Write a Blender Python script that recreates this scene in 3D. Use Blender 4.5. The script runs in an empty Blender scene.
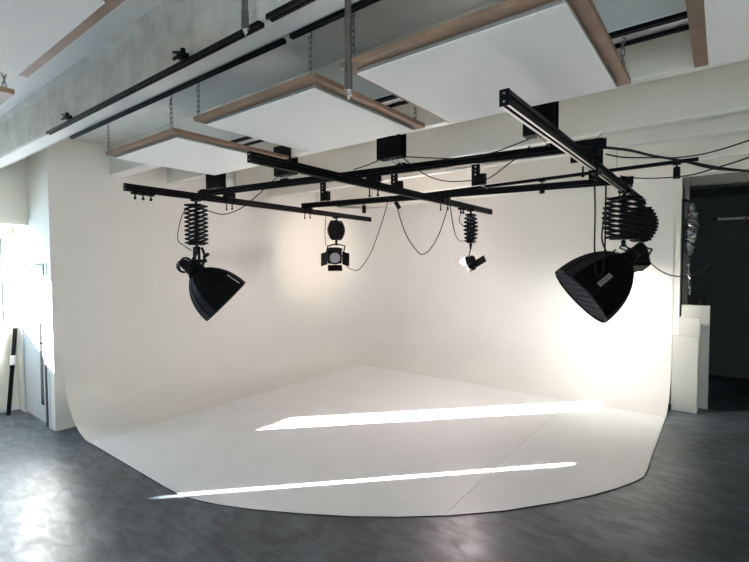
import bpy, bmesh, math, random
from mathutils import Vector as V, Matrix
random.seed(7)
C = bpy.context.scene.collection
sc = bpy.context.scene

# ------------------------------------------------------------------ camera, sky, sun, exposure
fwd = V((-0.61021006, 0.79129923, -0.03859042)); rgt = V((0.79198512, 0.61052456, -0.00439671)); upv = V((-0.02008128, 0.03324595, 0.99924544))
cam = bpy.data.cameras.new('camera'); camo = bpy.data.objects.new('camera', cam); C.objects.link(camo)
M = Matrix((rgt, upv, -fwd)).transposed().to_4x4(); M.translation = V((0, 0, 2.1))
camo.matrix_world = M
cam.sensor_fit = 'HORIZONTAL'; cam.sensor_width = 36; cam.lens = 450.4 * 36 / 749; cam.clip_start = 0.05
sc.camera = camo
w = bpy.data.worlds.new('sky'); sc.world = w; w.use_nodes = True
bg = w.node_tree.nodes['Background']; bg.inputs[0].default_value = (0.54, 0.79, 1.0, 1); bg.inputs[1].default_value = 8.0
SUN = V((1, 1.05, -0.36)).normalized()
sl = bpy.data.lights.new('sun', 'SUN'); so = bpy.data.objects.new('sun', sl); C.objects.link(so)
so.rotation_euler = SUN.to_track_quat('-Z', 'Y').to_euler(); so.location = (-12, -10, 8)
sl.energy = 165; sl.color = (1.0, 0.97, 0.93); sl.angle = math.radians(0.35)

def portal(name, loc, rot, sx, sy):
    l = bpy.data.lights.new(name, 'AREA'); l.shape = 'RECTANGLE'; l.size = sx; l.size_y = sy
    l.cycles.is_portal = True
    o = bpy.data.objects.new(name, l); o.location = loc; o.rotation_euler = rot; C.objects.link(o)
PI = math.pi
LAMP3, COVEFILL = 200, 85
portal('portal_left_window', (-8.30, 0.80, 1.85), (0, -PI/2, 0), 1.2, 2.11)
portal('portal_rear_fill', (1.0, -6.25, 1.15), (PI/2, 0, 0), 3.2, 1.9)
portal('portal_shuttered_window', (-8.30, -2.40, 2.0), (0, -PI/2, 0), 1.1, 0.9)
vs = sc.view_settings; sc.display_settings.display_device = 'sRGB'
vs.view_transform = 'Standard'; vs.look = 'None'; vs.gamma = 1; vs.use_curve_mapping = False; vs.exposure = 0.60
sc.cycles.use_denoising = True
sc.cycles.max_bounces = 12; sc.cycles.diffuse_bounces = 8; sc.cycles.transparent_max_bounces = 12
sc.cycles.sample_clamp_indirect = 25

# ------------------------------------------------------------------ materials
def mat(name, col, rough=0.6, metal=0.0, spec=0.5, noise=None, bump=None, col2=None, emit=None, estr=0):
    m = bpy.data.materials.new(name); m.use_nodes = True
    nt = m.node_tree; b = nt.nodes['Principled BSDF']
    b.inputs['Base Color'].default_value = (*col, 1); b.inputs['Roughness'].default_value = rough
    b.inputs['Metallic'].default_value = metal; b.inputs['Specular IOR Level'].default_value = spec
    if emit:
        b.inputs['Emission Color'].default_value = (*emit, 1); b.inputs['Emission Strength'].default_value = estr
    if noise or bump:
        tc = nt.nodes.new('ShaderNodeTexCoord')
    if noise:
        sc_, amt = noise
        n = nt.nodes.new('ShaderNodeTexNoise'); n.inputs['Scale'].default_value = sc_; n.inputs['Detail'].default_value = 6
        n.inputs['Roughness'].default_value = 0.6
        nt.links.new(tc.outputs['Object'], n.inputs['Vector'])
        r = nt.nodes.new('ShaderNodeValToRGB')
        c2 = col2 or tuple(x * (1 - amt) for x in col)
        r.color_ramp.elements[0].position = 0.3; r.color_ramp.elements[1].position = 0.7
        r.color_ramp.elements[0].color = (*c2, 1); r.color_ramp.elements[1].color = (*col, 1)
        nt.links.new(n.outputs['Fac'], r.inputs['Fac']); nt.links.new(r.outputs['Color'], b.inputs['Base Color'])
    if bump:
        bs, st = bump
        n2 = nt.nodes.new('ShaderNodeTexNoise'); n2.inputs['Scale'].default_value = bs; n2.inputs['Detail'].default_value = 8
        nt.links.new(tc.outputs['Object'], n2.inputs['Vector'])
        bp = nt.nodes.new('ShaderNodeBump'); bp.inputs['Strength'].default_value = st; bp.inputs['Distance'].default_value = 0.02
        nt.links.new(n2.outputs['Fac'], bp.inputs['Height']); nt.links.new(bp.outputs['Normal'], b.inputs['Normal'])
    return m

WALL = mat('wall_paint', (0.74, 0.72, 0.655), 0.75, noise=(1.3, 0.03), bump=(60, 0.04))
COVE = mat('cove_paint', (0.68, 0.664, 0.63), 0.6, noise=(0.9, 0.04), bump=(40, 0.02))
COVEFLOOR = mat('cove_floor_paint', (0.755, 0.765, 0.77), 0.42, noise=(1.6, 0.06), bump=(30, 0.02))
GAP = mat('seam_grey', (0.25, 0.24, 0.23), 0.9)
CONC = mat('raw_concrete', (0.60, 0.59, 0.555), 0.85, noise=(5.0, 0.34), bump=(22, 0.5))
LITSOFFIT = mat('pale_lit_soffit', (0.82, 0.82, 0.79), 0.4, noise=(3, .08))  # pale paint on the nearest beam; elsewhere bounced floor light put into the colour
BEAMW = mat('painted_concrete', (0.72, 0.70, 0.635), 0.8, noise=(3, 0.05), bump=(40, 0.08))
CEIL = mat('ceiling_concrete', (0.76, 0.75, 0.72), 0.85, noise=(2, 0.08), bump=(20, 0.12))
UNLITWALL = mat('unlit_room_tone', (0.045, 0.048, 0.043), 0.85, noise=(1, 0.1))  # the unlit room's shade is put into this near-black wall colour
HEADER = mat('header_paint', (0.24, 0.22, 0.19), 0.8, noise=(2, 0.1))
BLACK = mat('black_metal', (0.0025, 0.0025, 0.0028), 0.45, spec=0.15)
BLACKM = mat('black_plastic', (0.0025, 0.0025, 0.0028), 0.55, spec=0.15)
GREYMET = mat('rail_edge_glint', (0.55, 0.55, 0.55), 0.35, 1.0)
STEEL = mat('zinc_steel', (0.45, 0.45, 0.44), 0.38, 1.0, noise=(30, 0.3))
PIPE = mat('aged_pipe_steel', (0.24, 0.22, 0.21), 0.4, 1.0, noise=(20, 0.4))
CHROME = mat('bright_nut', (0.85, 0.85, 0.85), 0.15, 1.0)
CHAINM = mat('chain_steel', (0.20, 0.20, 0.20), 0.45, 0.8)
FABRIC = mat('black_softbox_fabric', (0.0022, 0.0022, 0.0026), 0.7, spec=0.1, noise=(8, 0.3))
FABRIC2 = mat('navy_softbox_fabric', (0.006, 0.0065, 0.012), 0.5, spec=0.25, noise=(8, 0.3))
GRIDM = mat('eggcrate_fabric', (0.045, 0.045, 0.055), 0.7)
LABEL = mat('grey_label', (0.22, 0.22, 0.22), 0.7, noise=(60, 0.25))
LABELW = mat('pale_label', (0.75, 0.75, 0.75), 0.6)
WOOD = mat('beech_wood', (0.33, 0.205, 0.135), 0.55, noise=(6, 0.35), bump=(30, 0.1))
BOARD = mat('white_acoustic_felt', (0.88, 0.875, 0.855), 0.95, noise=(90, 0.04), bump=(250, 0.12))
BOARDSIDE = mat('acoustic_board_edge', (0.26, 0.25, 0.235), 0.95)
DOORM = mat('door_grey_lacquer', (0.50, 0.53, 0.55), 0.45, noise=(1, 0.05))
WINFG = mat('window_frame_grey', (0.10, 0.12, 0.14), 0.5)
FRAMEM = mat('door_frame_dark_grey', (0.014, 0.016, 0.018), 0.5)
WINF = mat('window_frame_white', (0.7, 0.72, 0.74), 0.5)
WHITEB = mat('white_board', (0.50, 0.50, 0.455), 0.6, noise=(2, 0.06))
FOIL = mat('crumpled_foil', (0.13, 0.13, 0.125), 0.28, 1.0)
CABLE = mat('black_cable', (0.004, 0.004, 0.004), 0.6, spec=0.2)
BULB = mat('lit_bulb', (1, 1, 1), 0.4, emit=(1.0, 0.80, 0.80), estr=900)
LENSM = mat('lens_glass', (0.20, 0.20, 0.24), 0.08, 0.0)
TUBEM = mat('pale_tube', (0.45, 0.43, 0.36), 0.4)

def floor_mat():
    m = bpy.data.materials.new('polished_screed'); m.use_nodes = True; nt = m.node_tree; b = nt.nodes['Principled BSDF']
    tc = nt.nodes.new('ShaderNodeTexCoord')
    def nz(s, d, dist=0.0):
        n = nt.nodes.new('ShaderNodeTexNoise'); n.inputs['Scale'].default_value = s; n.inputs['Detail'].default_value = d
        n.inputs['Distortion'].default_value = dist; nt.links.new(tc.outputs['Object'], n.inputs['Vector']); return n
    mp = nt.nodes.new('ShaderNodeMapping'); mp.inputs['Rotation'].default_value = (0, 0, 0.6); mp.inputs['Scale'].default_value = (1.0, 2.4, 1.0)
    nt.links.new(tc.outputs['Object'], mp.inputs['Vector'])
    a = nz(1.3, 10, 0.6); c = nz(4.5, 14, 0.7); nt.links.new(mp.outputs['Vector'], c.inputs['Vector'])
    def ramp(n, p0, p1, c0, c1):
        r = nt.nodes.new('ShaderNodeValToRGB'); e = r.color_ramp.elements; r.color_ramp.interpolation = 'EASE'
        e[0].position = p0; e[0].color = (*c0, 1); e[1].position = p1; e[1].color = (*c1, 1); nt.links.new(n.outputs['Fac'], r.inputs['Fac']); return r
    r1 = ramp(a, 0.32, 0.68, (0.050, 0.062, 0.073), (0.104, 0.130, 0.150)); r2 = ramp(c, 0.30, 0.70, (0.62, 0.62, 0.63), (1.22, 1.22, 1.21))
    mx = nt.nodes.new('ShaderNodeMix'); mx.data_type = 'RGBA'; mx.blend_type = 'MULTIPLY'; mx.inputs[0].default_value = 1.0
    nt.links.new(r1.outputs['Color'], mx.inputs[6]); nt.links.new(r2.outputs['Color'], mx.inputs[7]); nt.links.new(mx.outputs[2], b.inputs['Base Color'])
    rr = nt.nodes.new('ShaderNodeMapRange'); rr.inputs['From Min'].default_value = 0.3; rr.inputs['From Max'].default_value = 0.7
    rr.inputs['To Min'].default_value = 0.43; rr.inputs['To Max'].default_value = 0.30
    nt.links.new(c.outputs['Fac'], rr.inputs['Value']); nt.links.new(rr.outputs['Result'], b.inputs['Roughness'])
    bp = nt.nodes.new('ShaderNodeBump'); bp.inputs['Strength'].default_value = 0.03; bp.inputs['Distance'].default_value = 0.02
    nt.links.new(c.outputs['Fac'], bp.inputs['Height']); nt.links.new(bp.outputs['Normal'], b.inputs['Normal'])
    b.inputs['Specular IOR Level'].default_value = 0.6
    return m
FLOOR = floor_mat()
def glass_mat():
    m = bpy.data.materials.new('window_glass'); m.use_nodes = True; nt = m.node_tree
    for n in list(nt.nodes):
        if n.type != 'OUTPUT_MATERIAL': nt.nodes.remove(n)
    out = [n for n in nt.nodes if n.type == 'OUTPUT_MATERIAL'][0]
    t = nt.nodes.new('ShaderNodeBsdfTransparent'); g = nt.nodes.new('ShaderNodeBsdfGlossy'); g.inputs['Roughness'].default_value = 0.02
    mx = nt.nodes.new('ShaderNodeMixShader'); mx.inputs[0].default_value = 0.07
    nt.links.new(t.outputs[0], mx.inputs[1]); nt.links.new(g.outputs[0], mx.inputs[2])
    nt.links.new(mx.outputs[0], out.inputs['Surface']); return m
GLASS = glass_mat()

# ------------------------------------------------------------------ mesh helpers
def frame(d, up=V((0, 0, 1))):
    d = V(d).normalized()
    if abs(d.dot(up)) > 0.98: up = V((0, 1, 0))
    x = d.cross(up).normalized(); y = x.cross(d).normalized()
    return x, y, d
class MB:
    def __init__(s): s.bm = bmesh.new()
    def hexa(s, p):
        v = [s.bm.verts.new(q) for q in p]
        for f in ((3, 2, 1, 0), (4, 5, 6, 7), (0, 1, 5, 4), (1, 2, 6, 5), (2, 3, 7, 6), (3, 0, 4, 7)): s.bm.faces.new([v[i] for i in f])
        return s
    def box(s, x0, x1, y0, y1, z0, z1):
        return s.hexa([(x0, y0, z0), (x1, y0, z0), (x1, y1, z0), (x0, y1, z0), (x0, y0, z1), (x1, y0, z1), (x1, y1, z1), (x0, y1, z1)])
    def bar(s, a, b, wd, h, up=V((0, 0, 1))):          # bar a->b; wd across, h along up
        a, b = V(a), V(b); x, y, d = frame(b - a, V(up))
        o = [(-wd/2, -h/2), (wd/2, -h/2), (wd/2, h/2), (-wd/2, h/2)]
        return s.hexa([a + x*i + y*j for i, j in o] + [b + x*i + y*j for i, j in o])
    def prism(s, a, b, poly, up=V((0, 0, 1))):
        a, b = V(a), V(b); x, y, d = frame(b - a, V(up)); n = len(poly)
        A = [s.bm.verts.new(a + x*i + y*j) for i, j in poly]; B = [s.bm.verts.new(b + x*i + y*j) for i, j in poly]
        for i in range(n): s.bm.faces.new([A[i], A[(i+1) % n], B[(i+1) % n], B[i]])
        s.bm.faces.new(A[::-1]); s.bm.faces.new(B); return s
    def cyl(s, a, b, r0, r1=None, n=14):
        return s.lathe(a, V(b) - V(a), [(0, r0), ((V(b) - V(a)).length, r0 if r1 is None else r1)], n)
    def lathe(s, o, axis, prof, n=16, cap=True, up=V((0, 0, 1)), ph=0.0):
        o = V(o); x, y, d = frame(axis, up); rings = []
        for t, r in prof:
            rings.append([s.bm.verts.new(o + d*t + (x*math.cos(ph + 2*PI*k/n) + y*math.sin(ph + 2*PI*k/n))*max(r, 1e-4)) for k in range(n)])
        for a, b in zip(rings, rings[1:]):
            for k in range(n): s.bm.faces.new([a[k], a[(k+1) % n], b[(k+1) % n], b[k]])
        if cap: s.bm.faces.new(rings[0][::-1]); s.bm.faces.new(rings[-1])
        return s
    def tube(s, pts, r, n=8, closed=False):
        pts = [V(p) for p in pts]; rings = []; m = len(pts); ref = None
        for i, p in enumerate(pts):
            if closed: d = pts[(i+1) % m] - pts[i-1]
            else: d = pts[min(i+1, m-1)] - pts[max(i-1, 0)]
            d.normalize()
            if ref is None: ref = frame(d)[0]
            x = (ref - d*ref.dot(d)).normalized(); ref = x; y = d.cross(x)
            rings.append([s.bm.verts.new(p + (x*math.cos(2*PI*k/n) + y*math.sin(2*PI*k/n))*r) for k in range(n)])
        prs = list(zip(rings, rings[1:])) + ([(rings[-1], rings[0])] if closed else [])
        for a, b in prs:
            for k in range(n): s.bm.faces.new([a[k], a[(k+1) % n], b[(k+1) % n], b[k]])
        if not closed: s.bm.faces.new(rings[0][::-1]); s.bm.faces.new(rings[-1])
        return s
    def poly(s, pts, z0, z1):
        n = len(pts); A = [s.bm.verts.new((x, y, z0)) for x, y in pts]; B = [s.bm.verts.new((x, y, z1)) for x, y in pts]
        for i in range(n): s.bm.faces.new([A[i], A[(i+1) % n], B[(i+1) % n], B[i]])
        s.bm.faces.new(A[::-1]); s.bm.faces.new(B); return s
    def build(s, name, m, parent=None, smooth=False, bevel=0, label=None):
        bm = s.bm; bmesh.ops.recalc_face_normals(bm, faces=bm.faces)
        off = V((0, 0, 0)); p = parent
        while p is not None: off += p.location; p = p.parent
        if off.length: bmesh.ops.translate(bm, verts=bm.verts, vec=-off)
        if bevel: bmesh.ops.bevel(bm, geom=list(bm.edges), offset=bevel, segments=1, affect='EDGES', profile=0.5)
        me = bpy.data.meshes.new(name); bm.to_mesh(me); bm.free()
        if smooth:
            for f in me.polygons: f.use_smooth = True
            try: me.set_sharp_from_angle(angle=math.radians(40))
            except Exception: pass
        me.materials.append(m)
        o = bpy.data.objects.new(name, me); C.objects.link(o)
        if parent: o.parent = parent
        if label: o['label'] = label
        return o
def tag(o, label, cat, group=None):
    o['label'] = label; o['category'] = cat
    if group: o['group'] = group
    return o
def thing(name, loc, label, cat, group=None):
    o = bpy.data.objects.new(name, None); o.location = loc; o.empty_display_size = 0.05; C.objects.link(o)
    return tag(o, label, cat, group)
def struct(o): o['kind'] = 'structure'; return o
def smoothpts(P, k=6):
    P = [V(p) for p in P]; out = []
    for i in range(len(P) - 1):
        p0, p1, p2, p3 = P[max(i-1, 0)], P[i], P[i+1], P[min(i+2, len(P)-1)]
        for j in range(k):
            t = j / k
            out.append(0.5*((2*p1) + (p2-p0)*t + (2*p0-5*p1+4*p2-p3)*t*t + (3*p1-p0-3*p2+p3)*t**3))
    return out + [P[-1]]
def text_part(name, txt, size, origin, xdir, ydir, m, parent, squash=1.0):
    cu = bpy.data.curves.new(name, 'FONT'); cu.body = txt; cu.size = size; cu.extrude = 0.0006; cu.align_x = 'CENTER'; cu.align_y = 'CENTER'
    o = bpy.data.objects.new(name, cu); C.objects.link(o)
    dg = bpy.context.evaluated_depsgraph_get(); me = bpy.data.meshes.new_from_object(o.evaluated_get(dg)); bpy.data.objects.remove(o)
    X = V(xdir).normalized(); Z = X.cross(V(ydir)).normalized(); Y = Z.cross(X)
    off = V((0, 0, 0)); p = parent
    while p is not None: off += p.location; p = p.parent
    for v in me.vertices: v.co = V(origin) - off + X*v.co.x*squash + Y*v.co.y + Z*v.co.z
    me.materials.clear(); me.materials.append(m)
    ob = bpy.data.objects.new(name, me); C.objects.link(ob); ob.parent = parent
    return ob

# ------------------------------------------------------------------ the setting
ZC, ZB = 3.71, 3.325
FX0, FX1, FY0, FY1 = -8.5, 5.3, -6.4, 10.4
struct(MB().box(FX0, FX1, FY0, FY1, -0.1, 0).build('floor', FLOOR))
struct(MB().box(FX0, FX1, FY0, FY1, ZC, ZC + 0.15).build('ceiling', CEIL))
# window wall at the left
def wall_x(name, x0, x1, ya, yb, openings, m):
    b = MB(); y = ya
    for (o0, o1, z0, z1) in openings:
        b.box(x0, x1, y, o0, 0, ZC); b.box(x0, x1, o0, o1, 0, z0); b.box(x0, x1, o0, o1, z1, ZC); y = o1
    b.box(x0, x1, y, yb, 0, ZC); return struct(b.build(name, m))
def wall_y(name, y0, y1, xa, xb, openings, m):
    b = MB(); x = xa
    for (o0, o1, z0, z1) in openings:
        b.box(x, o0, y0, y1, 0, ZC); b.box(o0, o1, y0, y1, 0, z0); b.box(o0, o1, y0, y1, z1, ZC); x = o1
    b.box(x, xb, y0, y1, 0, ZC); return struct(b.build(name, m))
W1 = (-0.26, 1.85, 1.225, 2.48)
SL = (-2.85, -1.95, 1.46, 2.55)
wall_x('wall_left', -8.2, -8.1, -6.4, 2.1, [SL, W1], WALL)
REARFILL = [(-0.6, 2.6, 0.2, 2.1)]  # unseen opening, added for fill light on the beam faces
wall_y('wall_rear', -6.2, -6.0, -8.1, 5.0, REARFILL, WALL)
RIGHT = []
wall_x('wall_right', 5.0, 5.2, -6.0, 8.3, RIGHT, WALL)
def window(name, axis, at, u0, u1, z0, z1, nm, m=WINF, t=0.05):
    fr = MB(); gl = MB(); us = [u0 + (u1-u0)*k/nm for k in range(nm+1)] if isinstance(nm, int) else nm
    def bx(b, ua, ub, za, zb, d):
        if axis == 'x': b.box(at - d, at + d, ua, ub, za, zb)
        else: b.box(ua, ub, at - d, at + d, za, zb)
    bx(fr, u0, u1, z0, z0 + 0.03, 0.03); bx(fr, u0, u1, z1 - 0.03, z1, 0.03)
    for i, u in enumerate(us):
        if i == 0: bx(fr, u, u + t, z0 + .03, z1 - .03, 0.03)
        elif i == len(us) - 1: bx(fr, u - t, u, z0 + .03, z1 - .03, 0.03)
        else: bx(fr, u - 0.012, u + 0.012, z0 + .03, z1 - .03, 0.02)
    o = struct(fr.build(name, m)); bx(gl, u0 + t, u1 - t, z0 + .03, z1 - .03, 0.003)
    gl.build('pane', GLASS, o); return o
wn = window('window_1', 'x', -8.16, *W1[:2], W1[2], W1[3], [W1[0], 0.05, W1[1]], WINFG, t=0.025)
MB().box(-8.14, -8.02, W1[0] - .04, W1[1] + .04, 1.21, 1.245).build('window_sill', WINF, wn)
w2 = window('window_2', 'x', -8.17, SL[0], SL[1], SL[2], SL[3], 1, t=0.03)
MB().box(-8.152, -8.146, SL[0], -2.444, SL[2], SL[3]).build('shutter', WINF, w2)
MB().box(-8.152, -8.146, -2.375, SL[1], SL[2], SL[3]).build('shutter', WINF, w2)
window('rear_fill_window', 'y', -6.1, -0.6, 2.6, 0.2, 2.1, 3)  # added rear window, there to let fill light in
# wall with the grey door, and the window lintel
DX0, DX1, DY = -7.86, -6.76, 1.98
b = MB(); b.box(-8.1, DX0, DY, 2.10, 0, ZC); b.box(DX0, DX1, DY, 2.10, 2.12, ZC); b.box(DX1, -6.75, DY, 2.10, 0, ZC)
struct(b.build('wall_door_side', WALL))
struct(MB().box(-8.1, -7.42, -0.6, DY, 2.64, ZC).build('trim_1', WALL))       # boxed lintel over the window
struct(MB().box(-8.1, -8.085, -6, DY, 0, 0.07).build('baseboard_left', WINF))
d = struct(MB().box(-7.84, -6.92, 2.0, 2.045, 0.012, 2.08).build('door_1', DOORM, bevel=0.003))
MB().box(-7.86, -7.84, 1.975, 2.06, 0, 2.12).build('door_jamb', DOORM, d)
MB().box(-6.905, -6.84, 1.965, 2.06, 0, 2.12).box(-7.2, -6.84, 1.985, 2.06, 2.085, 2.12).build('door_frame', FRAMEM, d)
MB().box(-6.84, -6.76, 1.972, 2.06, 0, 2.12).build('door_frame_panel', DOORM, d)
MB().box(-7.18, -7.08, 1.995, 2.03, 0.24, 1.97).build('door_glass', mat('dark_door_glass', (0.003, 0.0035, 0.004), 0.08), d)
hb = MB().box(-7.03, -6.98, 1.992, 2.0, 0.98, 1.16).cyl((-7.005, 1.995, 1.08), (-7.005, 1.94, 1.08), 0.011).cyl((-7.0, 1.945, 1.08), (-7.12, 1.945, 1.08), 0.010).build('door_handle', BLACK, d)
MB().box(-7.62, -7.42, 1.955, 1.997, 1.99, 2.04).build('door_closer', STEEL, d)
# walls carrying the cove
struct(MB().box(-6.75, -6.62, DY, 7.9, 0, ZC).build('wall_cove_left', COVE))
struct(MB().box(-6.76, -0.48, 7.9, 8.25, 0, ZC).build('wall_back', WALL))
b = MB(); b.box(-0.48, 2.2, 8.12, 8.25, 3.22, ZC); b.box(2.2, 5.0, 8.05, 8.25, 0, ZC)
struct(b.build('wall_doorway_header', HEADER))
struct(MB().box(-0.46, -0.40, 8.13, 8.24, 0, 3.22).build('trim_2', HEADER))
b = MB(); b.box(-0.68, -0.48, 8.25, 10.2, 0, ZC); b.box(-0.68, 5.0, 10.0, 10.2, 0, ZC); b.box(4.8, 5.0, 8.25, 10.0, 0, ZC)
struct(b.build('wall_dark_room', UNLITWALL))
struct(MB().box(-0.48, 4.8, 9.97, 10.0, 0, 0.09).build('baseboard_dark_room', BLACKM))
struct(MB().box(-0.48, 4.8, 8.8, 10.0, 3.25, ZC).build('trim_3', UNLITWALL))
# concrete beams
beams = [(1.49, 1.68, CONC, -8.1), (2.70, 2.87, BEAMW, -6.62), (3.50, 3.58, BEAMW, -6.62), (4.70, 4.79, BEAMW, -6.62), (5.37, 5.47, BEAMW, -6.62), (6.62, 6.72, BEAMW, -6.62), (7.66, 7.9, BEAMW, -6.62), (-1.2, -0.98, BEAMW, -8.1), (-3.9, -3.68, BEAMW, -8.1)]
for i, (y0, y1, m, x0) in enumerate(beams):
    b = MB().box(x0, 5.0, y0, y1, ZB, ZC)
    o = struct(b.build('trim_%d' % (i + 4), m))
    MB().box(x0, 5.0, y0 + (.025 if i == 0 else -.001), y1 - (.03 if i == 0 else -.001), ZB - .005, ZB + (-.0005 if i == 0 else .004)).build('lit_soffit_strip', LITSOFFIT, o, label='pale underside strip, lightened for bounced floor light')
struct(MB().prism((-7.42, 1.49, ZC), (5.0, 1.49, ZC), [(0, 0), (0.045, 0), (0, -0.045)] ).build('trim_13', CONC))

# ------------------------------------------------------------------ the white cove (infinity cyclorama)
XL, YB, RC, XR, YF = -6.6185, 7.885, 1.0, -0.56, 2.09
R0 = 0.74
cv = thing('infinity_cove', (-3.5, 5.0, 0), 'large white infinity cove, its sheets curving from the floor up into two walls', 'photo backdrop')
path = [((XL, YF + (YB - RC - YF)*k/14), (1, 0)) for k in range(15)]
for k in range(1, 25):
    a = PI - PI/2*k/24; path.append(((XL + RC + RC*math.cos(a), YB - RC + RC*math.sin(a)), (-math.cos(a), -math.sin(a))))
for k in range(1, 13): path.append(((XL + RC + (XR - XL - RC)*k/12, YB), (0, -1)))
prof = [(R0 - R0*math.sin(PI/2*k/16), 0.010 + R0*(1 - math.cos(PI/2*k/16))) for k in range(17)] + [(0.0, z) for z in (1.0, 1.5, 2.0, 2.6, 3.3)]
bm = MB(); rows = []; back = []
for (p, n) in path:
    rows.append([bm.bm.verts.new((p[0] + n[0]*dd, p[1] + n[1]*dd, z)) for dd, z in prof])
    bk = []
    for i, (dd, z) in enumerate(prof):
        if i <= 16:
            a = PI/2*i/16; o = 0.009
            bk.append(bm.bm.verts.new((p[0] + n[0]*(dd - o*math.sin(a)), p[1] + n[1]*(dd - o*math.sin(a)), max(z - o*math.cos(a), 0.001))))
        else: bk.append(bm.bm.verts.new((p[0] - n[0]*0.009, p[1] - n[1]*0.009, z)))
    back.append(bk)
for G, fl in ((rows, 1), (back, 0)):
    for a, c in zip(G, G[1:]):
        for k in range(len(prof) - 1): bm.bm.faces.new([a[k], c[k], c[k+1], a[k+1]])
for e in (0, -1):
    for k in range(len(prof) - 1): bm.bm.faces.new([rows[e][k], rows[e][k+1], back[e][k+1], back[e][k]])
for i in range(len(path) - 1):
    bm.bm.faces.new([rows[i][0], rows[i+1][0], back[i+1][0], back[i][0]]); bm.bm.faces.new([rows[i][-1], rows[i+1][-1], back[i+1][-1], back[i][-1]])
bm.build('curved_wall', COVE, cv, smooth=True)
g = 0.005
arc = [(p[0] + n[0]*(R0 + g), p[1] + n[1]*(R0 + g)) for p, n in path]
front = [(-0.555, 5.20), (-0.565, 5.02), (-0.62, 4.86), (-0.73, 4.62), (-0.90, 4.32), (-1.10, 4.03), (-1.42, 3.62), (-1.75, 3.28), (-2.07, 3.01), (-2.40, 2.77), (-2.76, 2.55), (-3.14, 2.345), (-3.42, 2.22), (-3.60, 2.16), (-3.75, 2.12), (-3.92, 2.095), (-4.1, YF)]
SX = -1.79                                                    # seam between the two floor sheets
def cutfront(x):
    for a, c in zip(front, front[1:]):
        if c[0] <= x <= a[0]: return a[1] + (c[1]-a[1])*(x-a[0])/(c[0]-a[0])
left = [q for q in arc if q[0] < SX] + [(SX - g/2, YB - R0 - g), (SX - g/2, cutfront(SX))] + [q for q in front if q[0] < SX]
right = [(SX + g/2, YB - R0 - g)] + [q for q in arc if q[0] > SX] + [q for q in front if q[0] > SX] + [(SX + g/2, cutfront(SX))]
MB().poly(left, 0.002, 0.010).build('floor_sheet', COVEFLOOR, cv)
MB().poly(right, 0.002, 0.010).build('floor_sheet', COVEFLOOR, cv)
MB().poly([(-5.9, 2.3), (-3.6, 2.3), (-1.0, 4.6), (-.7, 5.3), (-.7, 7.2), (-4.8, 7.2), (-5.5, 7.0), (-5.9, 6.4)], 0.0005, 0.0018).build('underlay', GAP, cv)
# dark edge strip under the front rim
fr = [(-0.557, 7.12)] + front + [(-5.86, YF)]
MB().tube([(x, y, 0.004) for x, y in fr], 0.004, 6).build('front_edge_strip', BLACKM, cv)

# ------------------------------------------------------------------ ceiling tracks on the two nearest beams
def track(a, b_, label, s=1.0):
    t = thing('ceiling_track', (V(a) + V(b_))/2, label, 'track', 'black tracks along the ceiling beams')
    MB().prism(a, b_, [(i*s, j) for i, j in ((-.022, -.011), (-.007, -.011), (-.007, -.003), (.007, -.003), (.007, -.011), (.022, -.011), (.022, .011), (-.022, .011))]).build('channel', BLACK, t)
    return t
zt = 3.3085
track((-4.93, 1.49, zt), (-1.86, 1.49, zt), 'black track on the near edge of the nearest beam, left of the hanging rod', .85)
track((-1.79, 1.48, zt), (1.6, 1.48, zt), 'black track on the near edge of the nearest beam, right of the hanging rod')
track((-4.93, 1.675, zt), (-1.90, 1.675, zt), 'black track on the far edge of the nearest beam, over the leftmost panel', .6)
track((-1.84, 1.67, zt), (1.6, 1.67, zt), 'black track on the far edge of the nearest beam, above the middle panel, right segment', .6)
track((-4.6, 2.715, zt), (1.6, 2.715, zt), 'black track on the near edge of the second beam, seen between panels', .8)
track((-4.6, 2.862, zt + .0), (1.6, 2.862, zt + .0), 'thin black track on the far edge of the second beam, seen between panels', .4)
def clamp(x, label):
    t = thing('wing_clamp', (x, 1.46, 3.34), label, 'clamp', 'wing clamps on the near track')
    MB().bar((x, 1.49, 3.335), (x, 1.44, 3.335), 0.05, 0.035).build('body', BLACK, t)
    MB().bar((x - .07, 1.445, 3.37), (x + .02, 1.445, 3.345), 0.012, 0.014).bar((x - .06, 1.44, 3.325), (x + .02, 1.44, 3.335), 0.012, 0.014).build('wing', BLACK, t)
    MB().cyl((x + .03, 1.45, 3.33), (x + .03, 1.45, 3.365), 0.014, n=10).build('bolt', BLACK, t)
clamp(-4.37, 'small black wing clamp on the near track close to its left end')
clamp(-2.56, 'small black wing clamp on the near track halfway to the hanging rod')
def hanging_rod(x, y, z0, label, q=1.0):
    t = thing('hanging_rod', (x, y, ZC), label, 'rod', 'metal rods hanging from the ceiling')
    MB().cyl((x, y, z0 + .10), (x, y, ZC), 0.0105*q, n=16).build('pipe', PIPE, t, smooth=True)
    MB().lathe((x, y, z0 + .02), (0, 0, 1), [(0, .008*q), (0, .013*q), (.05, .013*q), (.06, .0125*q), (.085, .0125*q), (.085, .0105*q)], 16).build('sleeve', PIPE, t, smooth=True)
    for k, dz in enumerate((0.0, 0.018)):
        MB().lathe((x, y, z0 + dz), (0, 0, 1), [(0, .007), (.002, .0105), (.010, .0105), (.012, .007)], 6).build('nut', CHROME, t)
    MB().cyl((x, y, z0 - .012), (x, y, z0 + .03), 0.004, n=8).build('threaded_end', CHROME, t)
hanging_rod(-1.035, 1.2, 2.68, 'long grey metal rod hanging in front of the middle ceiling panel', 1.1)
hanging_rod(-1.885, 1.41, 3.24, 'short grey metal rod hanging at the gap in the near black track', 1.45)

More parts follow.
